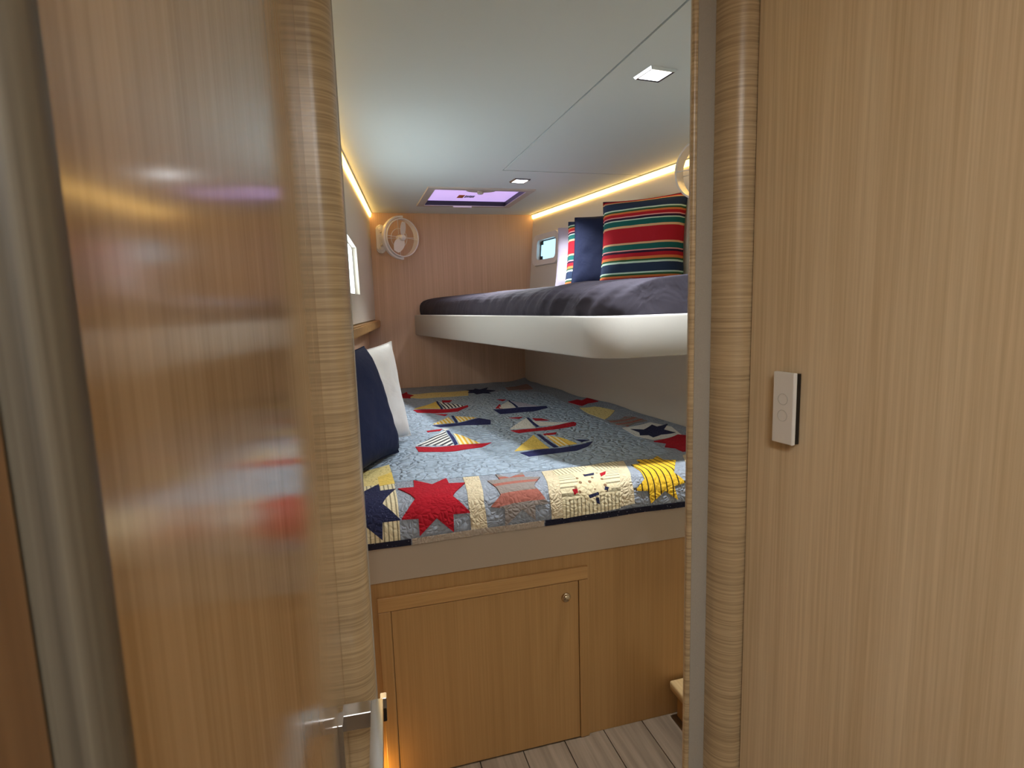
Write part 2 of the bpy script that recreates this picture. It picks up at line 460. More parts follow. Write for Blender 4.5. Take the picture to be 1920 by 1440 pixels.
es = [e for e in w.bm.edges if all((v.co.dot(NL) - KL) > .02 for v in e.verts)]
bmesh.ops.bevel(w.bm, geom=es, offset=.006, segments=2, affect='EDGES')
struct(w, 'trim_1', 'veneer_rail', 'narrow oak ledge running under the left window panel', 'trim')
win = thing('window_1', lp(2.5, 1.42), 'bright slanted side window glowing with daylight on the left', 'window', kind='structure')
w = MB(); w.poly_prism([lp(y, z, -.026) for y, z in wq], -NL * .004); w.build('pane', 'daylight_pane', win)
w = MB()
cy = sum(p[0] for p in wq) / len(wq); cz = sum(p[1] for p in wq) / len(wq)
def shr(p, k): return (cy + (p[0] - cy) * k, cz + (p[1] - cz) * k)
for i in range(len(wq)):
    a, b_ = wq[i], wq[(i + 1) % len(wq)]
    a2, b2 = shr(a, .955), shr(b_, .955)
    w.poly_prism([lp(*a, -.020), lp(*b_, -.020), lp(*b2, -.020), lp(*a2, -.020)], -NL * .005)
w.build('window_frame', 'white_gloss', win)

# right side
def rp(y, z, q=0): return Vector((xr(y, z), y, z)) - NR * q
PY, PZ, PW, PH = 3.485, 1.700, .355, .20          # portlight centre (y,z) and size
def rrect(w_, h_, r, n=6):
    out = []
    for cx, cy_, a0 in ((w_ / 2 - r, h_ / 2 - r, 0), (-w_ / 2 + r, h_ / 2 - r, 90), (-w_ / 2 + r, -h_ / 2 + r, 180), (w_ / 2 - r, -h_ / 2 + r, 270)):
        for k in range(n + 1):
            a = math.radians(a0 + 90 * k / n); out.append((cx + r * math.cos(a), cy_ + r * math.sin(a)))
    return out
SIDE = DR; UPR = NR.cross(DR); UPR = UPR if UPR.z > 0 else -UPR
PC = rp(PY, PZ)
def pp(a, b_, q=0): return PC + SIDE * a + UPR * b_ - NR * q
ZB = 1.19
wr = wall_with_hole([rp(YN, ZB), rp(YF, ZB), rp(YF, ZC), rp(YN, ZC)], [pp(a, b_) for a, b_ in rrect(PW - .085, PH - .060, .03)], NR * .026)
struct(wr, 'wall_right', 'wall_vinyl', 'pale vinyl hull side above the upper bunk on the right', 'wall')
w = MB(); w.poly_prism([(xrl(YN), YN, -.05), (xrl(YF), YF, -.05), (xrl(YF), YF, ZB), (xrl(YN), YN, ZB)], (.05, .0, 0))
struct(w, 'wall_right_lower', 'wall_vinyl', 'shaded beige hull liner beneath the upper bunk', 'wall')

port = thing('window_2', pp(0, 0), 'small rounded white framed portlight beside the bunk pillows', 'window', kind='structure')
def ring_solid(mb, o, i, q0, q1, q2):
    bm = mb.bm; n = len(o)
    A = [bm.verts.new(pp(*p, 0)) for p in o]; B = [bm.verts.new(pp(*(p[0] * .985, p[1] * .97), q0)) for p in o]
    C = [bm.verts.new(pp(*p, q1)) for p in i]; D = [bm.verts.new(pp(*p, q2)) for p in i]
    for X, Y_ in ((A, B), (B, C), (C, D)):
        for k in range(n):
            j = (k + 1) % n; bm.faces.new((X[k], X[j], Y_[j], Y_[k]))
m = MB(); ring_solid(m, rrect(PW, PH, .05), rrect(PW - .100, PH - .075, .026), .014, .006, -.022)
m.build('window_frame', 'white_plastic', port, 40)
m = MB(); o_, i_ = rrect(PW - .099, PH - .074, .026), rrect(PW - .109, PH - .084, .02)
bm = m.bm
A = [bm.verts.new(pp(*p, -.020)) for p in o_]; B = [bm.verts.new(pp(*p, -.017)) for p in i_]; C = [bm.verts.new(pp(*p, -.024)) for p in i_]
for X, Y_ in ((A, B), (B, C)):
    for k in range(len(A)):
        j = (k + 1) % len(A); bm.faces.new((X[k], X[j], Y_[j], Y_[k]))
m.build('gasket', 'gasket_black', port, 40)
for sz in (1, -1):
    m = MB(); m.poly_prism([pp(a, b_, -.016) for a, b_ in ((.090, sz * .036), (.122, sz * .036), (.122, sz * .058), (.090, sz * .058))], NR * .006)
    m.build('hinge_block', 'black_plastic', port)
m = MB(); m.poly_prism([pp(*p, -.0225) for p in rrect(PW - .099, PH - .074, .026)], NR * .004); m.build('pane', 'port_glass', port)

# ------------------------------------------------------------------ door bulkhead, jambs and passage
def ext(profile, pt, z0, z1):
    m = MB(); m.poly_prism([pt(s, q, z0) for s, q in profile], (0, 0, z1 - z0)); return m
def arc(cx, cy_, rx, ry, a0, a1, n=10):
    return [(cx + rx * math.cos(math.radians(a0 + (a1 - a0) * k / n)), cy_ + ry * math.sin(math.radians(a0 + (a1 - a0) * k / n))) for k in range(n + 1)]
# door leaf on the left with bullnose edge
door = thing('door_1', dpt((HS) / 2, 0, 0), 'glossy oak veneer door with rounded edge post and lever handle on the left', 'door', kind='structure')
ext([(HS, -.03), (0.004, -.03), (0.004, 0), (HS, 0)], dpt, 0.006, ZC - .004).build('door_panel', 'veneer_door', door)
PQ = .041
prof = [(0, -.03), (0, .012)] + arc(.030, .012, .030, PQ - .012, 180, 90, 12) + [(.052, PQ), (.052, -.03)]
ext(prof, dpt, 0.004, ZC - .002).build('edge_post', 'veneer_post', door, 30)
ext([(.0522, -.03), (.0522, PQ + .0012), (.0565, PQ + .0012), (.0565, -.03)], dpt, 0.004, ZC - .002).build('edge_strip', 'jamb_grey', door)
# lever handle
hp = hit(655, 1352, ND, KD + .012)
hs = (hp - FD).dot(DD); hz = hp.z
def hb(s0, s1, q0, q1, z0, z1, bev=.0008):
    m = MB(); m.poly_prism([dpt(s0, q0, z0), dpt(s1, q0, z0), dpt(s1, q1, z0), dpt(s0, q1, z0)], (0, 0, z1 - z0))
    bmesh.ops.bevel(m.bm, geom=m.bm.edges[:], offset=bev, segments=2, affect='EDGES'); return m
lever = hb(hs - .125, hs + .020, .039, .054, hz - .012, hz + .010).build('lever_handle', 'chrome', door, 40)
lever.matrix_parent_inverse = Matrix.Translation(-door.location)
for nm, a in (('rose', (hs - .022, hs + .004, .0, .006, hz - .060, hz + .012)), ('neck', (hs - .003, hs + .020, .004, .0395, hz - .012, hz + .010))):
    x = hb(*a).build(nm, 'chrome', lever, 40)
# latch on the free edge
lt = hb(.0568, .070, .046, .054, hz - .119, hz - .081).build('latch', 'black_plastic', door)
x = hb(.0567, .071, .0455, .0548, hz - .097, hz - .079).build('latch_bolt', 'chrome', lt)
# hinge side trim and wall next to the camera
m = ext([(HS - .001, -.03)] + arc(HS - .011, .000, .010, .008, 0, 180, 10) + [(HS - .021, -.03)], dpt, 0, ZC)
struct(m, 'trim_2', 'veneer_grey', 'grey-toned rounded wooden door trim at the far left edge of the picture', 'trim', 40)
m = ext([(HS - 1.5, -.03), (HS - .0225, -.03), (HS - .0225, -.004), (HS - 1.5, -.004)], dpt, 0, ZC)
struct(m, 'wall_passage_left', 'veneer_shaded', 'oak veneer passage wall with shade painted in at the left edge of the picture', 'wall')
# bulkhead between door post and cabin side
m = MB(); a = dpt(.0575, -.04, 0)
m.box((-.45, a.y - .03, 0), (a.x + .004, a.y, ZC))
struct(m, 'wall_near_left', 'wall_vinyl', 'bulkhead behind the open door on the left', 'wall')
# right: panel, bullnose jamb, grey rebate
m = ext([(-1.6, -.03), (-.0012, -.03), (-.0012, 0), (-1.6, 0)], ppt, 0, ZC)
struct(m, 'wall_passage_right', 'veneer_panel', 'light oak veneer passage wall with the switch on the right', 'wall')
prof = [(.0012, -.03), (.0012, .004)] + arc(.034, .004, .0328, .029, 180, 90, 14) + [(.042, .033), (.042, -.03)]
m = ext(prof, ppt, 0, ZC)
struct(m, 'trim_3', 'veneer_post', 'rounded oak jamb post beside the switch panel on the right', 'trim', 30)
m = ext([(.0425, -.03), (.0425, .0605), (.052, .0605), (.052, -.03)], ppt, 0, ZC)
jg = struct(m, 'trim_4', 'jamb_grey', 'grey rebate strip on the cabin side of the right door jamb', 'trim')
m = ext([(.043, .0607)] + arc(.0475, .0607, .0045, .006, 180, 0, 8) + [(.052, .0607)], ppt, 0, ZC)
m.build('edge_lipping', 'veneer_post', jg, 30)
m = ext([(.0525, -1.2), (.0525, .052), (.07, .052), (.07, -1.2)], ppt, 0, ZC)
struct(m, 'wall_near_right', 'wall_vinyl', 'bulkhead behind the right door jamb', 'wall')
# closing the passage behind the viewer
m = MB(); m.box((-.45, -1.33, 0), (1.6, -1.3, ZC)); struct(m, 'wall_behind', 'fascia_vinyl', 'pale vinyl wall at the end of the passage behind the viewer', 'wall')

# wall switch
def pc(px, py, q=0): 
    k = NP2.dot(SP) + q
    p = hit(px, py, NP2, k); return (p - SP).dot(DP2), p.z
tl, tr_, bl = pc(1451, 696, .012), pc(1489, 701, .012), pc(1446, 826, .012)
s0, s1 = tl[0], tr_[0]; zt, zb = tl[1], bl[1]
sw = thing('wall_switch', ppt((s0 + s1) / 2, 0, zb), 'slim white light switch plate with two round touch marks on the oak wall', 'switch')
def pb(s0, s1, q0, q1, z0, z1, bev):
    m = MB(); m.poly_prism([ppt(s0, q0, z0), ppt(s1, q0, z0), ppt(s1, q1, z0), ppt(s0, q1, z0)], (0, 0, z1 - z0))
    if bev: bmesh.ops.bevel(m.bm, geom=m.bm.edges[:], offset=bev, segments=2, affect='EDGES')
    return m
ss = 1 if s1 > s0 else -1
pb(s0, s1, .006, .012, zb, zt, .0006).build('cover_plate', 'switch_white', sw)
pb(s0 + ss * .001, s1 - ss * .0002, .0, .006, zb + .001, zt - .001, 0).build('back_plate', 'black_plastic', sw)
for fz in (.625, .395):
    cz_ = zb + (zt - zb) * fz; sc_ = (s0 + s1) / 2
    m = MB(); m.tube([ppt(sc_ + .0075 * math.cos(a), .01215, cz_ + .0072 * math.sin(a)) for a in [2 * math.pi * k / 28 for k in range(28)]], .00035, 5, True)
    m.build('touch_ring', 'switch_mark', sw, 60)

# ------------------------------------------------------------------ lamps
def led(name, p0, p1, inn, label):
    """strip profile under the ceiling along the top of a wall; inn points into the room"""
    p0, p1, inn = Vector(p0), Vector(p1), Vector(inn); d = p1 - p0
    r = thing(name, (p0 + p1) / 2, label, 'led strip', 'warm led strips along the ceiling')
    m = MB(); m.poly_prism([p0 + inn * .0005 + Vector((0, 0, -.026)), p0 + inn * .009 + Vector((0, 0, -.026)), p0 + inn * .013 + Vector((0, 0, -.004)), p0 + inn * .0005 + Vector((0, 0, -.004))], d)
    m.build('diffuser', 'led_warm', r)
    m = MB(); m.poly_prism([p0 + Vector((0, 0, -.004)), p0 + inn * .016 + Vector((0, 0, -.004)), p0 + inn * .016 + Vector((0, 0, 0)), p0 + Vector((0, 0, 0))], d)
    m.build('channel', 'fascia_vinyl', r)
led('led_strip', rp(1.0, ZC - .001, .001), rp(YF - .003, ZC - .001, .001), -NR, 'warm yellow led strip over the bunk pillows on the right')
led('led_strip', lp(1.0, ZC - .001, .001), lp(YF - .003, ZC - .001, .001), NL, 'warm yellow led strip above the left window beside the door post')

def downlight(c, label, watts, rot):
    r = thing('downlight', (c[0], c[1], ZC), label, 'downlight', 'square ceiling downlights', world=False); r.rotation_euler = (0, 0, rot)
    m = MB()
    S, I, D = .040, .030, .006
    bm = m.bm
    o = [bm.verts.new((x * S, y * S, 0)) for x, y in ((-1, -1), (1, -1), (1, 1), (-1, 1))]
    b_ = [bm.verts.new((x * (S - .004), y * (S - .004), -D)) for x, y in ((-1, -1), (1, -1), (1, 1), (-1, 1))]
    i_ = [bm.verts.new((x * I, y * I, -D + .001)) for x, y in ((-1, -1), (1, -1), (1, 1), (-1, 1))]
    j_ = [bm.verts.new((x * I, y * I, -.001)) for x, y in ((-1, -1), (1, -1), (1, 1), (-1, 1))]
    for X, Y_ in ((o, b_), (b_, i_), (i_, j_)):
        for k in range(4): bm.faces.new((X[k], X[(k + 1) % 4], Y_[(k + 1) % 4], Y_[k]))
    bm.faces.new(o)
    m.build('bezel', 'chrome', r)
    m = MB(); m.box((-.029, -.029, -.0048), (.029, .029, -.0015), .001, 1); m.build('lens', 'downlight_lens', r)
    la = bpy.data.lights.new('downlight_lamp', 'AREA'); la.shape = 'SQUARE'; la.size = .055; la.energy = watts; la.color = (.93, .97, 1.0); la.spread = math.radians(115)
    lo = bpy.data.objects.new('downlight_lamp', la); COL.objects.link(lo); lo.parent = r; lo.location = (0, 0, -.0075)
    return r
downlight((.805, 1.424), 'larger-looking square downlight in the ceiling panel nearest the door jamb', 3.6, .1)
downlight((.815, 2.705), 'small-looking square downlight in the ceiling beside the purple hatch', 4.0, .1)
pl = thing('passage_fill', (-.005, -.65, ZC), 'added unseen fill light panel at the passage ceiling behind the viewer', 'lamp')  # added fill light out of view, brightens the passage panel and posts
m = MB(); m.box((-.085, -1.15, ZC - .018), (.075, -.15, ZC - .0005), .004); m.build('fill_body', 'white_gloss', pl, 40)
m = MB(); m.box((-.075, -1.14, ZC - .022), (.065, -.16, ZC - .0182), .001); m.build('diffuser', 'fill_glow', pl)

# courtesy light low on the berth front, behind the door post
r = thing('courtesy_light', (-.035, YB - .001, .05), 'amber courtesy light low on the berth front behind the door handle', 'courtesy light')
m = MB(); m.lathe([(.022, 0), (.022, .004), (.018, .008), (.0, .008)], (-.035, YB - .0015, .055), (0, -1, 0)); m.build('rim', 'chrome', r, 40)
m = MB(); m.lathe([(.015, .008), (.012, .012), (0, .013)], (-.035, YB - .0015, .055), (0, -1, 0)); m.build('lens', 'amber_lens', r, 60)
la = bpy.data.lights.new('courtesy_lamp', 'POINT'); la.energy = .3; la.color = (1, .55, .12); la.shadow_soft_size = .012
lo = bpy.data.objects.new('courtesy_lamp', la); COL.objects.link(lo); lo.location = (-.03, YB - .04, .055); lo.parent = r; lo.matrix_parent_inverse = Matrix.Translation(-r.location)

# ------------------------------------------------------------------ ceiling hatch
ht = thing('ceiling_hatch', ((HX0 + HX1) / 2, (HY0 + HY1) / 2, ZC), 'rectangular ceiling hatch with grey frame and glowing lavender pane', 'hatch')
m = MB(); bm = m.bm
def rq(x0, x1, y0, y1, z): return [bm.verts.new(p) for p in ((x0, y0, z), (x1, y0, z), (x1, y1, z), (x0, y1, z))]
R1 = rq(HX0 - .022, HX1 + .022, HY0 - .022, HY1 + .022, ZC + .001); R2 = rq(HX0 - .020, HX1 + .020, HY0 - .020, HY1 + .020, ZC - .007)
R3 = rq(HX0 + .018, HX1 - .018, HY0 + .018, HY1 - .018, ZC - .007); R4 = rq(HX0 + .018, HX1 - .018, HY0 + .018, HY1 - .018, ZC - .004)
for X, Y_ in ((R1, R2), (R2, R3), (R3, R4)):
    for k in range(4): bm.faces.new((X[k], X[(k + 1) % 4], Y_[(k + 1) % 4], Y_[k]))
m.build('hatch_frame', 'hatch_frame', ht)
m = MB(); bm = m.bm
R3 = rq(HX0 + .018, HX1 - .018, HY0 + .018, HY1 - .018, ZC - .004); R4 = rq(HX0 + .014, HX1 - .014, HY0 + .014, HY1 - .014, ZC + .026)
for k in range(4): bm.faces.new((R3[k], R3[(k + 1) % 4], R4[(k + 1) % 4], R4[k]))
m.build('gasket', 'gasket_black', ht)
m = MB(); m.box((HX0 + .005, HY0 + .005, ZC + .022), (HX1 - .005, HY1 - .005, ZC + .032)); pane = m.build('pane', 'hatch_pane', ht)
# printed sticker on the pane
s1_, s2_ = hit(856, 371, (0, 0, 1), ZC + .021), hit(871, 366, (0, 0, 1), ZC + .021)
m = MB(); m.box((s1_.x, s2_.y, ZC + .0205), (s2_.x + .004, s1_.y, ZC + .0219)); m.build('sticker', 'label_orange', pane)
for k in range(5):
    m = MB(); m.box((s2_.x + .010 + k * .011, s2_.y + .010 + .004 * (k % 2), ZC + .0205), (s2_.x + .018 + k * .011, s1_.y - .012 - .004 * (k % 3), ZC + .0219)); m.build('sticker_mark', 'label_grey', pane)
def halfdisc(cx, cy_, r, sgn, z0, z1, nm, mat):
    m = MB(); m.poly_prism([(cx + r * math.cos(a), cy_ + sgn * r * .62 * math.sin(a), z0) for a in [math.pi * k / 14 for k in range(15)]], (0, 0, z1 - z0))
    return m.build(nm, mat, ht)
halfdisc(.675, HY0 + .016, .075, 1, ZC - .008, ZC + .004, 'latch_cover', 'hatch_frame')
halfdisc(.665, HY1 - .018, .055, 1, ZC - .014, ZC - .007, 'pull_tab', 'white_gloss')
m = MB(); m.lathe([(.016, 0), (.016, .01), (.012, .014), (0, .014)], (.675, HY0 + .028, ZC - .008), (0, 0, -1), 16); m.build('latch_button', 'hatch_frame', ht, 40)

# ------------------------------------------------------------------ berth base with locker
bb = thing('berth_cabinet', (.6, YB, 0), 'oak veneer berth base below the quilted bed with a locker door', 'bed base')
ZBT = .606
m = MB(); m.box((xll(YB) + .002, YB, 0), (xrl(YB) - .002, YB + .02, ZBT), .001, 1); m.build('front_panel', 'veneer_base', bb)
m = MB(); m.poly_prism([(xll(YB + .02) + .005, YB + .02, ZBT - .02), (xrl(YB + .02) - .005, YB + .02, ZBT - .02), (xrl(YF) - .005, YF - .001, ZBT - .02), (xll(YF) + .005, YF - .001, ZBT - .02)], (0, 0, .02)); m.build('platform', 'veneer_base', bb)
FX0, FX1, FZ = .019, .641, .565
DX0, DX1, DZ = .054, .610, .523
PRD = .009
m = MB(); m.box((FX0, YB - PRD, DZ + .0012), (FX1, YB, FZ), .002); m.build('frame_rail', 'veneer_rail', bb)
for x0, x1 in ((FX0, DX0 - .0012), (DX1 + .0012, FX1)):
    m = MB(); m.box((x0, YB - PRD, .001), (x1, YB, DZ + .0005), .002); m.build('frame_stile', 'veneer_base', bb)
m = MB(); m.box((DX0 + .0008, YB - PRD + .0015, .004), (DX1 - .0008, YB - .0005, DZ - .001), .0012, 1); ld = m.build('locker_door', 'veneer_base', bb)
kx = hit(1062, 1121, (0, 1, 0), YB - .012)
m = MB(); m.lathe([(.0145, 0), (.0145, .003), (.0125, .0055), (.010, .006), (.0095, .010), (.006, .0125), (0, .013)], (kx.x, YB - PRD + .001, kx.z), (0, -1, 0), 28)
m.build('push_knob', 'knob_metal', ld, 40)

# step on the right of the berth front
st = thing('step', (1.1, 1.2, 0), 'pale oak boarding step partly hidden behind the right door jamb', 'step')
sx = hit(1257, 1278, (0, 1, 0), YB - .02)
m = MB(); m.box((sx.x, 1.0, sx.z - .032), (1.295, YB - .012, sx.z), .007, 3); m.build('tread', 'step_wood', st, 40)
m = MB(); m.box((sx.x + .03, 1.03, .0005), (1.29, YB - .014, sx.z - .032)); m.build('riser', 'veneer_base', st)

# lower mattress
ML = MB()
def rounded_front(y0, z0, z1, r, n=8):
    return [(y0, z0)] + [(y0 + r - r * math.cos(math.radians(90 * k / n)), z1 - r + r * math.sin(math.radians(90 * k / n))) for k in range(n + 1)]
ZM = .818
pf = rounded_front(YB - .012, .612, ZM, .05) + [(YF - .004, ZM), (YF - .004, .612)]
bm = ML.bm
rows = []
for y, z in pf:
    rows.append([bm.verts.new((xll(y) + .002 + (xrl(y) - .004 - xll(y)) * k / 12, y, z)) for k in range(13)])
for A, B in zip(rows, rows[1:] + rows[:1]):
    for k in range(12): bm.faces.new((A[k], A[k + 1], B[k + 1], B[k]))
bm.faces.new([r_[0] for r_ in rows]); bm.faces.new([r_[-1] for r_ in rows])
lm = thing('berth_mattress', (.6, 2.6, .612), 'taupe upholstered mattress on the lower berth under the quilt', 'mattress')
ML.build('mattress_body', 'mattress_vinyl', lm, 40)
m = MB(); m.tube([(xl(YB) + .07 , YB + .03, .8165), (xrl(YB) - .07, YB + .03, .8165)], .003, 6); m.build('piping', 'mattress_vinyl', lm, 60)

# ------------------------------------------------------------------ quilt
QY0 = YB - .022; QZ = .827; QR = .055
QPROF = []           # (y,z) by arc length from hem up and back
for k in range(6): QPROF.append((QY0 - .003 * math.sin(k / 5 * 3), .714 + (QZ - QR - .714) * k / 5))
for k in range(1, 9):
    a = math.radians(90 * k / 8); QPROF.append((QY0 + QR - QR * math.cos(a), QZ - QR + QR * math.sin(a)))
for k in range(1, 41): QPROF.append((QY0 + QR + (YF - .012 - QY0 - QR) * k / 40, QZ))
QS = [0]
for a, b_ in zip(QPROF, QPROF[1:]): QS.append(QS[-1] + math.hypot(b_[0] - a[0], b_[1] - a[1]))
QL = QS[-1]
def qxl(y): return xll(y) + .012
def qxr(y): return xrl(y) - .010
def qbase(v):
    v = max(0, min(QL - 1e-6, v)); i = 0
    while i < len(QS) - 2 and QS[i + 1] < v: i += 1
    t_ = (v - QS[i]) / (QS[i + 1] - QS[i]); a, b_ = QPROF[i], QPROF[i + 1]
    ty, tz = b_[0] - a[0], b_[1] - a[1]; L = math.hypot(ty, tz)
    return a[0] + ty * t_, a[1] + tz * t_, -tz / L, ty / L     # y, z, normal(y,z)
def qsurf(x, v, off=0):
    y, z, ny, nz = qbase(v)
    amp = .007 * noise.noise(Vector((x * 3.1, v * 3.1, 3.3))) + .004 * noise.noise(Vector((x * 8, v * 8, 1.1)))
    wl_ = max(0, 1 - (xrl(y) - x) / .16)
    top = max(0, min(1, (v - .16) / .1))
    lift = .045 * wl_ ** 2 * top * (.6 + .5 * noise.noise(Vector((v * 2.2, 0, 7))))
    back = .018 * max(0, 1 - (YF - y) / .12) ** 2 * top
    h = amp + off
    return Vector((x, y + ny * h, z + nz * h + lift + back + .004))
def px2q(px, py):
    d = ray(px, py); best = None
    for i in range(len(QPROF) - 1):
        (y0, z0), (y1, z1) = QPROF[i], QPROF[i + 1]
        dy, dz = y1 - y0, z1 - z0
        det = d.y * (-dz) + dy * d.z
        if abs(det) < 1e-9: continue
        ry, rz = y0 - EYE.y, z0 + .004 - EYE.z
        t_ = (ry * (-dz) + dy * rz) / det
        s_ = (d.y * rz - d.z * ry) / det
        if -.02 <= s_ <= 1.02 and t_ > .1 and (best is None or t_ < best[0]):
            best = (t_, EYE.x + d.x * t_, QS[i] + s_ * (QS[i + 1] - QS[i]))
    if best is None: return None
    return best[1], best[2]
qu = thing('quilt', (.6, 2.6, .83), 'nautical patchwork quilt with appliqued sailboats and star border on the lower berth', 'quilt')
m = MB()
def qf(u, w_):
    v = w_ * QL; y = qbase(v)[0]
    x = qxl(y) + (qxr(y) - qxl(y)) * u
    return qsurf(x, v)
g_ = m.grid(qf, 110, 190)
g2 = [[m.bm.verts.new(v.co - Vector((0, -.004 if False else 0, .004))) for v in row] for row in g_]
for i in range(len(g_) - 1):
    for j in (0, len(g_[0]) - 1): m.bm.faces.new((g_[i][j], g_[i + 1][j], g2[i + 1][j], g2[i][j]))
for j in range(len(g_[0]) - 1):
    for i in (0, len(g_) - 1): m.bm.faces.new((g_[i][j], g_[i][j + 1], g2[i][j + 1], g2[i][j]))
m.build('quilt_top', 'q_border', qu, 60)

def patch_uv(pts, name, mat, parent, off, res=.014, label=None):
    """flat cloth piece outlined in quilt coordinates, cut into small triangles and laid on the quilt"""
    bm = bmesh.new()
    vs_ = [bm.verts.new((x, v, 0)) for x, v in pts]
    try: f = bm.faces.new(vs_)
    except ValueError:
        bm.free(); return None
    bmesh.ops.triangulate(bm, faces=bm.faces[:])
    lo = [min(p[i] for p in pts) for i in (0, 1)]; hi = [max(p[i] for p in pts) for i in (0, 1)]
    for ax in (0, 1):
        n = int((hi[ax] - lo[ax]) / res)
        for k in range(1, n + 1):
            c_ = [0, 0, 0]; c_[ax] = lo[ax] + (hi[ax] - lo[ax]) * k / (n + 1); nn = [0, 0, 0]; nn[ax] = 1
            bmesh.ops.bisect_plane(bm, geom=bm.verts[:] + bm.edges[:] + bm.faces[:], plane_co=c_, plane_no=nn)
    bnd = [e for e in bm.edges if e.is_boundary]
    base = {}
    for v in bm.verts: base[v] = (v.co.x, v.co.y)
    for v, (x, vv) in base.items(): v.co = qsurf(x, vv, off)
    r_ = bmesh.ops.extrude_edge_only(bm, edges=bnd)
    for v in [g for g in r_['geom'] if isinstance(g, bmesh.types.BMVert)]: v.co.z -= off * .95
    mb = MB(); mb.bm.free(); mb.bm = bm
    o = mb.build(name, mat, parent, 60)
    if label: o['label'] = label
    return o
def C1(*p): return [(620 + x / 3.6, 640 + y / 3.6) for x, y in p]
def C2(*p): return [(940 + x / 4.234, 680 + y / 4.234) for x, y in p]
def patch(pxs, name, mat, parent=None, off=.0022, **k):
    pts = [px2q(*p) for p in pxs]
    if any(p is None for p in pts): return None
    return patch_uv(pts, name, mat, parent or qu, off, **k)

# field
patch(C1((150, 990), (470, 948), (1100, 905)) + C2((310, 858), (1000, 770), (1200, 735), (1330, 700), (1120, 600), (900, 505), (720, 440), (560, 350), (400, 262), (280, 235), (0, 228)) + C1((1080, 345), (470, 390), (330, 400)), 'field_panel', 'q_field', off=.0014, res=.03)
# front border blocks
patch(C1((20, 1000), (228, 985), (428, 965), (470, 1340), (250, 1360), (40, 1380)), 'tick_block', 'q_tick')
patch(C1((150, 905), (228, 880), (395, 835), (430, 950), (432, 968), (228, 985), (150, 990)), 'print_block', 'q_yellow_print')
patch(C1((318, 922), (412, 890), (433, 966), (330, 985)), 'print_block', 'q_yellow', off=.003)
NS = C1((140, 985), (225, 1020), (325, 972), (335, 1020), (440, 1010), (350, 1105), (470, 1200), (350, 1215), (350, 1332), (240, 1245), (130, 1340), (130, 1220), (10, 1215), (120, 1110), (25, 1020), (135, 1020))
patch(NS, 'star', 'q_navy', off=.0034)
patch(C1((455, 1010), (565, 1000), (560, 945), (685, 978), (780, 930), (798, 968), (908, 962), (822, 1045), (940, 1150), (828, 1160), (832, 1280), (715, 1185), (600, 1303), (592, 1190), (478, 1197), (572, 1072)), 'star', 'q_red', off=.0034)
patch(C1((893, 925), (1000, 918), (1035, 1080), (1060, 1258), (950, 1276), (930, 1090)), 'cream_strip', 'q_cream')
patch([(914, 904), (937, 902), (929, 892), (955, 899), (979, 889), (985, 897), (1013, 896), (1001, 912), (1027, 942), (1003, 945), (1004, 973), (979, 953), (947, 985), (946, 951), (921, 949), (939, 928)], 'star', 'q_plaid', off=.0034)
patch(C2((320, 870), (970, 780), (1030, 940), (1062, 1115), (400, 1245), (375, 1040)), 'cream_block', 'q_cream')
patch(C2((430, 860), (900, 795), (925, 860), (940, 970), (945, 1140), (490, 1225), (465, 1000)), 'tick_block', 'q_tick_across', off=.003)
patch(C2((490, 1090), (940, 1030), (945, 1145), (490, 1228)), 'tick_block', 'q_tick', off=.0036)
patch(C2((400, 866), (928, 792), (930, 838), (440, 908)), 'tick_block', 'q_tick', off=.0036)
patch(C2((690, 825), (740, 860), (850, 880), (800, 940), (870, 1000), (770, 1040), (700, 1110), (650, 1050), (540, 1030), (610, 960), (550, 890), (650, 880)), 'star', 'q_print', off=.0042)
patch(C2((1030, 815), (1105, 800), (1075, 770), (1200, 765), (1235, 735), (1290, 770), (1385, 770), (1370, 870), (1460, 945), (1370, 975), (1400, 1080), (1300, 1010), (1190, 1110), (1165, 1010), (1065, 1010), (1135, 925)), 'star', 'q_yellow_lined', off=.0034)
patch(C2((1440, 730), (1580, 690), (1640, 1080), (1500, 1110), (1480, 900)), 'cream_strip', 'q_cream')
# small woven marks on the pale print star
for mk, pts in (('q_navy', C2((650, 905), (735, 885), (735, 900), (660, 915))), ('q_red', C2((780, 890), (830, 870), (825, 895), (790, 912))), ('q_navy', C2((745, 1070), (770, 1068), (778, 1110), (755, 1100))),
                ('q_red', C2((560, 1010), (600, 1005), (605, 1030), (575, 1038))), ('q_navy', C2((690, 1050), (765, 1025), (770, 1038), (700, 1062))), ('q_navy', C2((820, 985), (850, 990), (840, 1010), (815, 1005)))):
    patch(pts, 'print_mark', mk, off=.0052, res=.05)
# far border
patch(C1((300, 372), (470, 365), (515, 350), (520, 360), (562, 368), (535, 378), (540, 388), (490, 384), (300, 395)), 'star', 'q_red', off=.0034)
patch(C1((540, 362), (930, 338), (930, 372), (600, 388), (540, 384)), 'print_block', 'q_yellow_print')
patch(C1((918, 335), (965, 332), (975, 322), (1005, 332), (1060, 318), (1050, 332), (1110, 335), (1065, 345), (1085, 358), (1030, 352), (985, 362), (965, 352), (925, 353), (945, 343)), 'star', 'q_navy', off=.0034)
patch(C2((30, 205), (200, 185), (250, 215), (60, 225)), 'star', 'q_plaid', off=.0034)
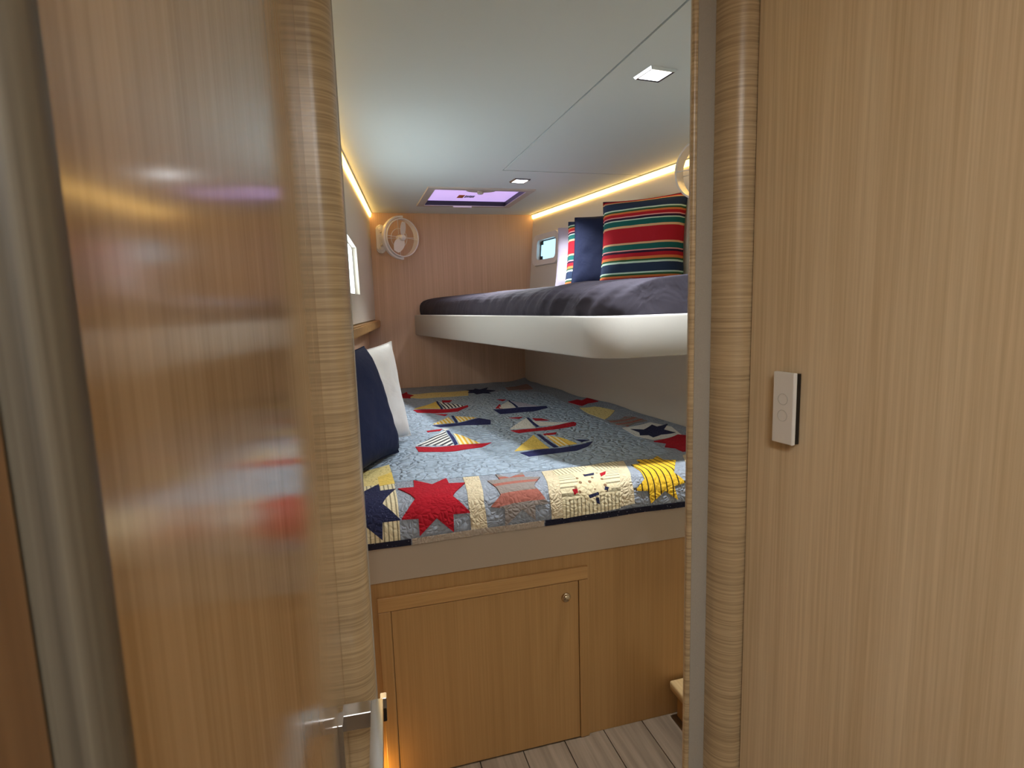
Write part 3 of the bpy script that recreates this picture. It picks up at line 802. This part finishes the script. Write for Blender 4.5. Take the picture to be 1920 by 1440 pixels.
# right border
patch(C2((530, 318), (600, 312), (640, 322), (680, 315), (770, 345), (690, 342), (640, 352), (600, 342)), 'star', 'q_red', off=.0034)
patch(C2((620, 362), (740, 365), (900, 405), (820, 455), (700, 410)), 'print_block', 'q_yellow_print')
patch(C2((835, 465), (930, 460), (980, 445), (1040, 452), (1160, 490), (1060, 490), (1000, 510), (900, 490)), 'star', 'q_plaid', off=.0034)
patch(C2((960, 522), (1180, 500), (1350, 540), (1430, 585), (1210, 612), (1060, 585)), 'pale_block', 'q_white')
patch(C2((1025, 535), (1130, 540), (1195, 515), (1235, 528), (1320, 525), (1290, 548), (1385, 572), (1270, 574), (1205, 595), (1170, 578), (1100, 582), (1095, 560)), 'star', 'q_navy', off=.0034)
patch(C2((1210, 628), (1310, 605), (1400, 583), (1500, 600), (1560, 640), (1500, 690), (1440, 697), (1380, 672), (1298, 666), (1310, 640)), 'star', 'q_red', off=.0034)
# binding along the hem
def hem(x0, x1, mat):
    patch_uv([(x0, .0), (x1, .0), (x1, .016), (x0, .016)], 'hem_binding', mat, qu, .003, res=.03)
hem(qxl(YB) + .01, .118, 'q_binding'); hem(.121, .50, 'q_hem'); hem(.503, qxr(YB) - .01, 'q_binding')
# boats: hull > sails, mast, flag
def boat(hull, hm, pieces):
    h = patch(hull, 'boat_hull', hm, off=.0032)
    for nm, mat, pts in pieces:
        patch(pts, nm, mat, h, off=.0030)
boat(C1((557, 468), (700, 462), (850, 455), (925, 435), (930, 445), (860, 475), (700, 488), (585, 488)), 'q_red',
     [('sail', 'q_yellow', C1((560, 460), (712, 406), (742, 455))), ('mast', 'q_navy_plain', C1((708, 405), (722, 405), (760, 456), (745, 458))),
      ('sail', 'q_bw', C1((735, 406), (770, 414), (905, 440), (768, 456))), ('flag', 'q_red', C1((750, 400), (820, 401), (800, 411), (755, 410)))])
boat(C1((685, 568), (860, 555), (1000, 520), (1080, 530), (1080, 560), (980, 570), (740, 580)), 'q_navy_plain',
     [('sail', 'q_yellow_striped', C1((690, 562), (795, 510), (835, 552))), ('mast', 'q_navy_plain', C1((813, 500), (830, 500), (860, 550), (843, 553))),
      ('sail', 'q_yellow_striped', C1((840, 503), (985, 518), (880, 545), (864, 548))), ('flag', 'q_red', C1((705, 494), (790, 492), (770, 504)))])
boat(C1((572, 722), (700, 720), (900, 695), (1085, 683), (1020, 712), (850, 740), (700, 748), (595, 755)), 'q_red',
     [('sail', 'q_bw_slant', C1((575, 714), (770, 610), (832, 702))), ('mast', 'q_navy_plain', C1((781, 612), (800, 612), (858, 692), (838, 700))),
      ('sail', 'q_yellow_striped', C1((828, 630), (1012, 684), (868, 695))), ('flag', 'q_red', C1((648, 608), (755, 597), (740, 611), (655, 617))), ('flag_tip', 'q_white', C1((748, 596), (802, 598), (775, 612)))])
boat([(925, 769), (955, 767), (990, 765), (1024, 763), (1027, 766), (1000, 772), (970, 774), (938, 776)], 'q_navy_plain',
     [('sail', 'q_white', [(933, 767), (953, 751), (967, 766)]), ('sail_patch', 'q_red', [(929, 767), (937, 759), (942, 767)]), ('mast', 'q_navy_plain', C2((48, 300), (65, 298), (135, 360), (118, 362))),
      ('sail', 'q_lilac', C2((75, 300), (310, 352), (140, 357))), ('flag', 'q_red', C1((1120, 394), (1185, 394), (1160, 404)))])
boat(C2((75, 542), (250, 530), (575, 480), (595, 490), (590, 510), (400, 535), (140, 560)), 'q_red',
     [('sail', 'q_white', C2((65, 532), (198, 440), (272, 522))), ('mast', 'q_navy_plain', C2((193, 438), (216, 437), (300, 510), (278, 513))),
      ('sail', 'q_white', C2((245, 462), (540, 483), (310, 505))), ('flag', 'q_red', C2((60, 440), (172, 431), (140, 446))), ('sail_patch', 'q_red', C2((245, 443), (320, 444), (378, 458), (270, 460)))])
boat(C2((150, 720), (330, 692), (470, 682), (640, 655), (725, 630), (690, 670), (600, 705), (470, 722), (220, 748)), 'q_navy_plain',
     [('sail', 'q_yellow', C2((105, 705), (255, 580), (382, 682))), ('mast', 'q_navy_plain', C2((278, 575), (306, 576), (455, 672), (418, 676))),
      ('sail', 'q_yellow_striped', C2((350, 580), (455, 600), (545, 655), (458, 666))), ('sail_patch', 'q_yellow', C2((458, 600), (492, 608), (602, 648), (550, 655))),
      ('sail_patch', 'q_navy_plain', C2((585, 620), (700, 620), (640, 636))), ('flag', 'q_red', C2((330, 572), (440, 559), (430, 575), (345, 583)))])

# ------------------------------------------------------------------ upper bunk
BZ0, BZ1 = 1.184, 1.312
def bunk_path(inset, yn, xw, n=10, r=.13):
    """outline from the far wall along the side, round the corner, to the hull"""
    def xs(y): return .39 + .145 * (YF - y) + inset
    yN = yn + inset
    c = Vector((xs(yN + r * .86) + r, yN + r)); pts = []
    y0 = YF - .003
    for k in range(30): y = y0 + (c.y - .02 - y0) * k / 29; pts.append(Vector((xs(y), y)))
    for k in range(1, n + 1):
        a = math.radians(180 + 8.25 + (90 - 8.25) * k / n); pts.append(Vector((c.x + r * math.cos(a), c.y + r * math.sin(a))))
    for k in range(1, 16): pts.append(Vector((c.x + (xw - c.x) * k / 15, yN)))
    return pts
XW = xr(1.57, BZ0) - .004
bk = thing('upper_bunk', (.9, 2.6, BZ0), 'upper bunk shelf with pale padded fascia and rounded corner on the right', 'bunk')
po = bunk_path(0, 1.55, XW); pi_ = bunk_path(.028, 1.55, XW, r=.105)
m = MB(); bm = m.bm; e = .008
sec = []
for a, b_ in zip(po, pi_):
    d2 = (b_ - a).normalized()
    def at(t_, z): q_ = a + d2 * t_; return bm.verts.new((q_.x, q_.y, z))
    L = (b_ - a).length
    sec.append([at(e, BZ0), at(.002, BZ0 + .003), at(0, BZ0 + e), at(0, BZ1 - e), at(.002, BZ1 - .003), at(e, BZ1), at(L - e, BZ1), at(L, BZ1 - .004), at(L, BZ0)])
for A, B in zip(sec, sec[1:]):
    for k in range(9): bm.faces.new((A[k], B[k], B[(k + 1) % 9], A[(k + 1) % 9]))
bm.faces.new(sec[0]); bm.faces.new(sec[-1])
m.build('fascia', 'fascia_vinyl', bk, 40)
pb_ = bunk_path(.024, 1.55, XW - .0, r=.11)
m = MB(); m.poly_prism([(p.x, p.y, BZ0 + .006) for p in pb_] + [(xr(YF, BZ0) - .006, YF - .004, BZ0 + .006)], (0, 0, .018)); m.build('base_board', 'wall_vinyl', bk)

# mattress with grey fitted sheet
pm = bunk_path(.040, 1.55, xr(1.6, 1.3) - .012, r=.15)
um = MB()
NPm = len(pm)
def wallpt(p, i):
    y = max(p.y, 1.60); f = i / (NPm - 1)
    yw = YF - .006 + (1.62 - YF) * min(1, f * 1.05)
    return Vector((xr(yw, 1.36) - .010, yw))
PROFILE = [(0.012, BZ0 + .026), (.002, BZ0 + .06), (0, 1.31), (-.004, 1.34), (-.002, 1.368), (.006, 1.385), (.020, 1.397), (.045, 1.405), (.09, 1.413), (.15, 1.420), (.24, 1.427), (.36, 1.430), (.5, 1.430), (2, 1.430)]
PR2 = []
for (t0, z0), (t1, z1) in zip(PROFILE, PROFILE[1:]):
    for k in range(3): PR2.append((t0 + (t1 - t0) * k / 3, z0 + (z1 - z0) * k / 3))
PROFILE = [p for p in PR2 if p[0] < .5] + [(.5, 1.430), (2, 1.430)]
bm = um.bm; rows = []
# arc length for wrinkle phase
acc = [0]
for a, b_ in zip(pm, pm[1:]): acc.append(acc[-1] + (b_ - a).length)
dense = []
for i in range(NPm - 1):
    n = max(1, int((pm[i + 1] - pm[i]).length / .008))
    for k in range(n): dense.append((pm[i].lerp(pm[i + 1], k / n), (i + k / n), acc[i] + (acc[i + 1] - acc[i]) * k / n))
dense.append((pm[-1], NPm - 1, acc[-1]))
LT = acc[-1]
for p, fi, s_ in dense:
    f = fi / (NPm - 1)
    yw = YF - .006 + (1.60 - YF) * min(1, (s_ / LT) * 1.25)
    W = Vector((xr(yw, 1.40) - .012, yw)); d2 = (W - p); L = max(d2.length, .001); d2.normalize()
    row = []
    near = math.exp(-((s_ - 2.2) / .62) ** 2)
    for t_, z in PROFILE:
        tt = min(t_, L)
        if t_ == 2: tt = L
        ph = s_ + (1.40 - z) * 1.1
        fold = (.0050 * abs(math.sin(ph * 24 + 3 * noise.noise(Vector((s_ * 4, 0, 0))))) + .013 * noise.noise(Vector((ph * 16 + (1.4 - z) * 22 * noise.noise(Vector((s_ * 3, 5, 0))), z * 4, 2))) + .006 * noise.noise(Vector((ph * 40, z * 6, 4)))) * (.3 + 1.7 * near)
        fade = max(0, min(1, (z - 1.30) / .03)) * max(0, 1 - tt / .22)
        q_ = p + d2 * (tt - fold * fade)
        fade2 = max(0, min(1, (tt - .0) / .05)) * max(0, 1 - tt / .5)
        row.append(bm.verts.new((q_.x, q_.y, z + (fold * .7 if fade2 else 0) * fade2 + .004 * noise.noise(Vector((q_.x * 6, q_.y * 6, 0))))))
    rows.append(row)
for A, B in zip(rows, rows[1:]):
    for k in range(len(PROFILE) - 1): bm.faces.new((A[k], B[k], B[k + 1], A[k + 1]))
bmm = thing('bunk_mattress', (.9, 2.6, BZ0 + .026), 'bunk mattress in a wrinkled charcoal grey fitted sheet', 'mattress')
um.build('fitted_sheet', 'sheet_grey', bmm, 70)
m = MB(); pm2 = bunk_path(.055, 1.55, xr(1.6, 1.3) - .02, r=.15)
m.poly_prism([(p.x, p.y, BZ0 + .0245) for p in pm2] + [(xr(YF, BZ0) - .03, YF - .01, BZ0 + .0245)], (0, 0, .12)); m.build('mattress_core', 'mattress_vinyl', bmm)

# ------------------------------------------------------------------ cushions
def cushion(name, size, thick, mat, label, cat, group, BL, BR, lean, roll=0, seed=0, edge=None, pinch=.055):
    """BL, BR: bottom corners in the world, seen from the front; lean in degrees backwards"""
    BL, BR = Vector(BL), Vector(BR)
    r = thing(name, (BL + BR) / 2, label, cat, group, world=False)
    ax = (BR - BL); ax.z = 0; ax.normalize(); front = Vector((ax.y, -ax.x, 0))
    up = (Vector((0, 0, 1)) * math.cos(math.radians(lean)) - front * math.sin(math.radians(lean)))
    nrm = ax.cross(up)
    r.matrix_world = Matrix.Translation((BL + BR) / 2) @ Matrix((ax, -nrm if False else nrm, up)).transposed().to_4x4() if False else Matrix.Translation((BL + BR) / 2) @ Matrix((ax, up.cross(ax), up)).transposed().to_4x4() @ Matrix.Rotation(math.radians(roll), 4, 'Y')
    w_, h_ = size; N = 26
    m = MB(); bm = m.bm
    def P(u, v, side):
        pin = pinch
        x = u * w_ / 2 * (1 - pin * (1 - v * v)); z = h_ / 2 + v * h_ / 2 * (1 - pin * (1 - u * u))
        t_ = thick / 2 * max(0, (1 - u ** 4) * (1 - v ** 4)) ** .55 * (1 + .10 * noise.noise(Vector((u * 2 + seed, v * 2, seed))))
        t_ += .004 * noise.noise(Vector((u * 5, v * 5, seed + side))) * (1 - max(abs(u), abs(v)) ** 6)
        return Vector((x, side * t_, z))
    for side in (1, -1):
        g = [[bm.verts.new(P(-1 + 2 * i / N, -1 + 2 * j / N, side)) for j in range(N + 1)] for i in range(N + 1)]
        for i in range(N):
            for j in range(N): bm.faces.new((g[i][j], g[i + 1][j], g[i + 1][j + 1], g[i][j + 1]))
    bmesh.ops.remove_doubles(bm, verts=bm.verts[:], dist=1e-5)
    m.build('cushion_cover', mat, r, 80)
    m = MB(); pts = []
    for k in range(4):
        for i in range(N):
            a = -1 + 2 * i / N
            u, v = ((a, -1), (1, a), (-a, 1), (-1, -a))[k]; pts.append(P(u, v, 0))
    m.tube(pts, .0022, 5, True); m.build('seam_edge', edge or mat, r, 60)
    return r
GB = 'scatter cushions on the upper bunk'
cushion('scatter_cushion', (.385, .39), .11, 'serape', 'serape striped cushion with wide red band, nearest of the bunk cushions', 'cushion', GB, (1.11, 2.455, 1.422), (1.365, 2.175, 1.422), 8, 0, 1)
cushion('scatter_cushion', (.36, .36), .09, 'navy_cotton', 'plain navy cushion standing between the two striped cushions on the bunk', 'cushion', GB, (1.055, 2.69, 1.420), (1.30, 2.42, 1.420), 10, 0, 2)
cushion('scatter_cushion', (.35, .355), .08, 'serape', 'striped cushion mostly hidden behind the navy cushion on the bunk', 'cushion', GB, (1.07, 2.795, 1.420), (1.30, 2.545, 1.420), 10, 0, 3)
cushion('scatter_cushion', (.33, .34), .07, 'lavender_cotton', 'pale white cushion standing next to the portlight on the bunk', 'cushion', GB, (1.06, 2.93, 1.420), (1.28, 2.68, 1.420), 9, 0, 4)
GL = 'pillows on the lower berth'
cushion('berth_pillow', (.40, .40), .13, 'navy_cotton', 'navy blue pillow leaning at the left end of the quilted berth', 'pillow', GL, (-.052, 1.707, .838), (.135, 2.06, .838), 16, 0, 5, pinch=.08)
cushion('berth_pillow', (.34, .38), .10, 'white_cotton', 'white pillow tucked behind the navy pillow on the quilted berth', 'pillow', GL, (-.056, 2.04, .842), (.20, 2.26, .842), 9, -3, 6, pinch=.09)

# ------------------------------------------------------------------ fans
def fan(base, wall_n, side, centre, face, label, sc=1.0):
    """base: bracket centre on the wall; wall_n: wall normal into the room; centre: ring centre; face: blowing direction"""
    base, wn_, centre, face = Vector(base), Vector(wall_n).normalized(), Vector(centre), Vector(face).normalized()
    r = thing('cabin_fan', base, label, 'fan', 'white gimbal cabin fans')
    upz = Vector((0, 0, 1)); sd = upz.cross(wn_).normalized(); up = wn_.cross(sd)
    m = MB(); pl = []
    for a, b_ in rrect(.056, .172, .0275, 8): pl.append(base + sd * a + up * b_ + wn_ * .0008)
    m.poly_prism(pl, wn_ * .026); bmesh.ops.bevel(m.bm, geom=[e for e in m.bm.edges if all(abs((v.co - base).dot(wn_) - .0268) < .001 for v in e.verts)], offset=.008, segments=3, affect='EDGES')
    bp = m.build('bracket', 'white_gloss', r, 40)
    for k in (1, -1):
        m = MB(); m.lathe([(.014, .02), (.014, .032), (.010, .036), (0, .037)], base + up * (.058 * k), wn_, 16); m.build('knuckle', 'white_gloss', bp, 40)
    for k in range(5):
        m = MB(); c = base + up * (-.026 + .013 * k) + wn_ * .0275
        m.poly_prism([c + sd * a + up * b_ for a, b_ in ((-.012, -.003), (.012, -.003), (.012, .003), (-.012, .003))], wn_ * .004); m.build('rib', 'white_plastic', bp)
    fx = upz.cross(face).normalized(); fu = face.cross(fx)
    def P(rad, ang, d): return centre + (fx * math.cos(ang) + fu * math.sin(ang)) * rad * sc + face * d
    # which side of the ring is next to the bracket
    sg = 1 if (base - centre).dot(fx) > 0 else -1
    a0 = 0 if sg > 0 else math.pi
    # gimbal half ring
    m = MB(); bm = m.bm; rr = []
    for k in range(29):
        a = a0 - math.pi / 2 * 1.04 + math.pi * 1.04 * k / 28
        rr.append([bm.verts.new(P(R_, a, d)) for R_, d in ((.118, -.015), (.127, -.013), (.130, 0), (.127, .013), (.118, .015))])
    for A, B in zip(rr, rr[1:]):
        for k in range(5): bm.faces.new((A[k], B[k], B[(k + 1) % 5], A[(k + 1) % 5]))
    bm.faces.new(rr[0]); bm.faces.new(rr[-1])
    m.build('gimbal_arm', 'white_gloss', r, 40)
    for k in (1, -1):
        m = MB(); c = centre + fu * (.119 * sc * k)
        m.poly_prism([c + fx * a + face * b_ - fu * .010 for a, b_ in rrect(.022, .024, .006, 3)], fu * .020); m.build('pivot', 'white_gloss', r, 40)
    for k in (1, -1):
        p0 = P(.126, a0 + .30 * k * sg, 0); p1 = base + up * (.040 * k) + wn_ * .024
        m = MB(); m.tube([p0, p0.lerp(p1, .5) + wn_ * .006, p1], .0065, 8); m.build('yoke_arm', 'white_gloss', r, 60)
    # cage ring
    m = MB(); bm = m.bm; rr = []
    for k in range(48):
        a = 2 * math.pi * k / 48
        rr.append([bm.verts.new(P(R_, a, d)) for R_, d in ((.108, -.024), (.114, -.022), (.115, .020), (.112, .024), (.107, .022))])
    for i in range(48):
        A, B = rr[i], rr[(i + 1) % 48]
        for k in range(5): bm.faces.new((A[k], B[k], B[(k + 1) % 5], A[(k + 1) % 5]))
    cage = m.build('cage_ring', 'white_gloss', r, 40)
    m = MB(); m.tube([P(.056, 2 * math.pi * k / 32, -.022) for k in range(32)], .0022, 6, True); m.build('guard_ring', 'white_gloss', cage, 60)
    for k in range(4):
        a = math.radians(4 + 90 * k)
        m = MB(); m.tube([P(.022, a, -.022), P(.110, a, -.022)], .002, 6); m.build('guard_spoke', 'white_gloss', cage, 60)
    for k in (0, 2):
        a = math.radians(-4 + 90 * k)
        m = MB(); m.tube([P(.018, a, .026), P(.110, a, .018)], .0018, 6); m.build('guard_spoke', 'white_gloss', cage, 60)
    # motor and hub
    m = MB(); m.lathe([(.0, -.034), (.016, -.032), (.019, -.026), (.019, -.004), (.015, 0), (0, 0)], centre, face, 20); m.build('motor', 'white_gloss', r, 40)
    m = MB(); m.lathe([(.017, .002), (.019, .006), (.019, .024), (.015, .030), (0, .032)], centre, face, 20); hub = m.build('hub', 'white_gloss', r, 40)
    for a_ in (82, 242):
        m = MB(); bm = m.bm; rows = []
        for i in range(9):
            t_ = i / 8; rad = .016 + .078 * t_; wd = .020 + (.044 if a_ < 90 else .062) * math.sin(math.pi * (.12 + .78 * t_)) ; tw = .35 - .2 * t_
            row = []
            for j in range(5):
                s_ = (j / 4 - .5) * wd; th = math.radians(a_) + math.cos(tw) * s_ / rad * .8
                row.append(P(rad, th, .012 + math.sin(tw) * s_))
            rows.append(row)
        A = [[bm.verts.new(p + face * .0009) for p in row] for row in rows]; B = [[bm.verts.new(p - face * .0009) for p in row] for row in rows]
        for G in (A, B):
            for i in range(8):
                for j in range(4): bm.faces.new((G[i][j], G[i + 1][j], G[i + 1][j + 1], G[i][j + 1]))
        for i in range(8):
            for j in (0, 4): bm.faces.new((A[i][j], A[i + 1][j], B[i + 1][j], B[i][j]))
        for i in (0, 8):
            for j in range(4): bm.faces.new((A[i][j], A[i][j + 1], B[i][j + 1], B[i][j]))
        m.build('blade', 'white_plastic', hub, 60)
    # knob opposite the bracket
    m = MB(); m.lathe([(.007, .112 * sc), (.007, .124 * sc), (.004, .127 * sc), (0, .127 * sc)], centre, fx * (-sg), 12); m.build('adjust_knob', 'white_gloss', r, 40)
    return r
fb = hit(714, 448, (0, 1, 0), YF - .02)
fc = EYE + ray(752, 446) * ((YF - .125) / ray(752, 446).y)
fan((fb.x, YF, fb.z), (0, -1, 0), 1, fc, Vector((math.sin(math.radians(28)), -math.cos(math.radians(28)), -.04)), 'white round cabin fan on a bracket on the far oak bulkhead')
f2 = EYE + ray(1319, 317) * 2.04
b2 = f2 + Vector((.0, .02, 0)); b2 = Vector((xr(b2.y, b2.z) - .001, b2.y, b2.z))
fan(b2, -NR, 1, f2, Vector((-.92, -.42, -.05)), 'white round cabin fan half hidden behind the right door jamb', .92)
for o in bpy.data.objects:
    if '_world' in o: del o['_world']
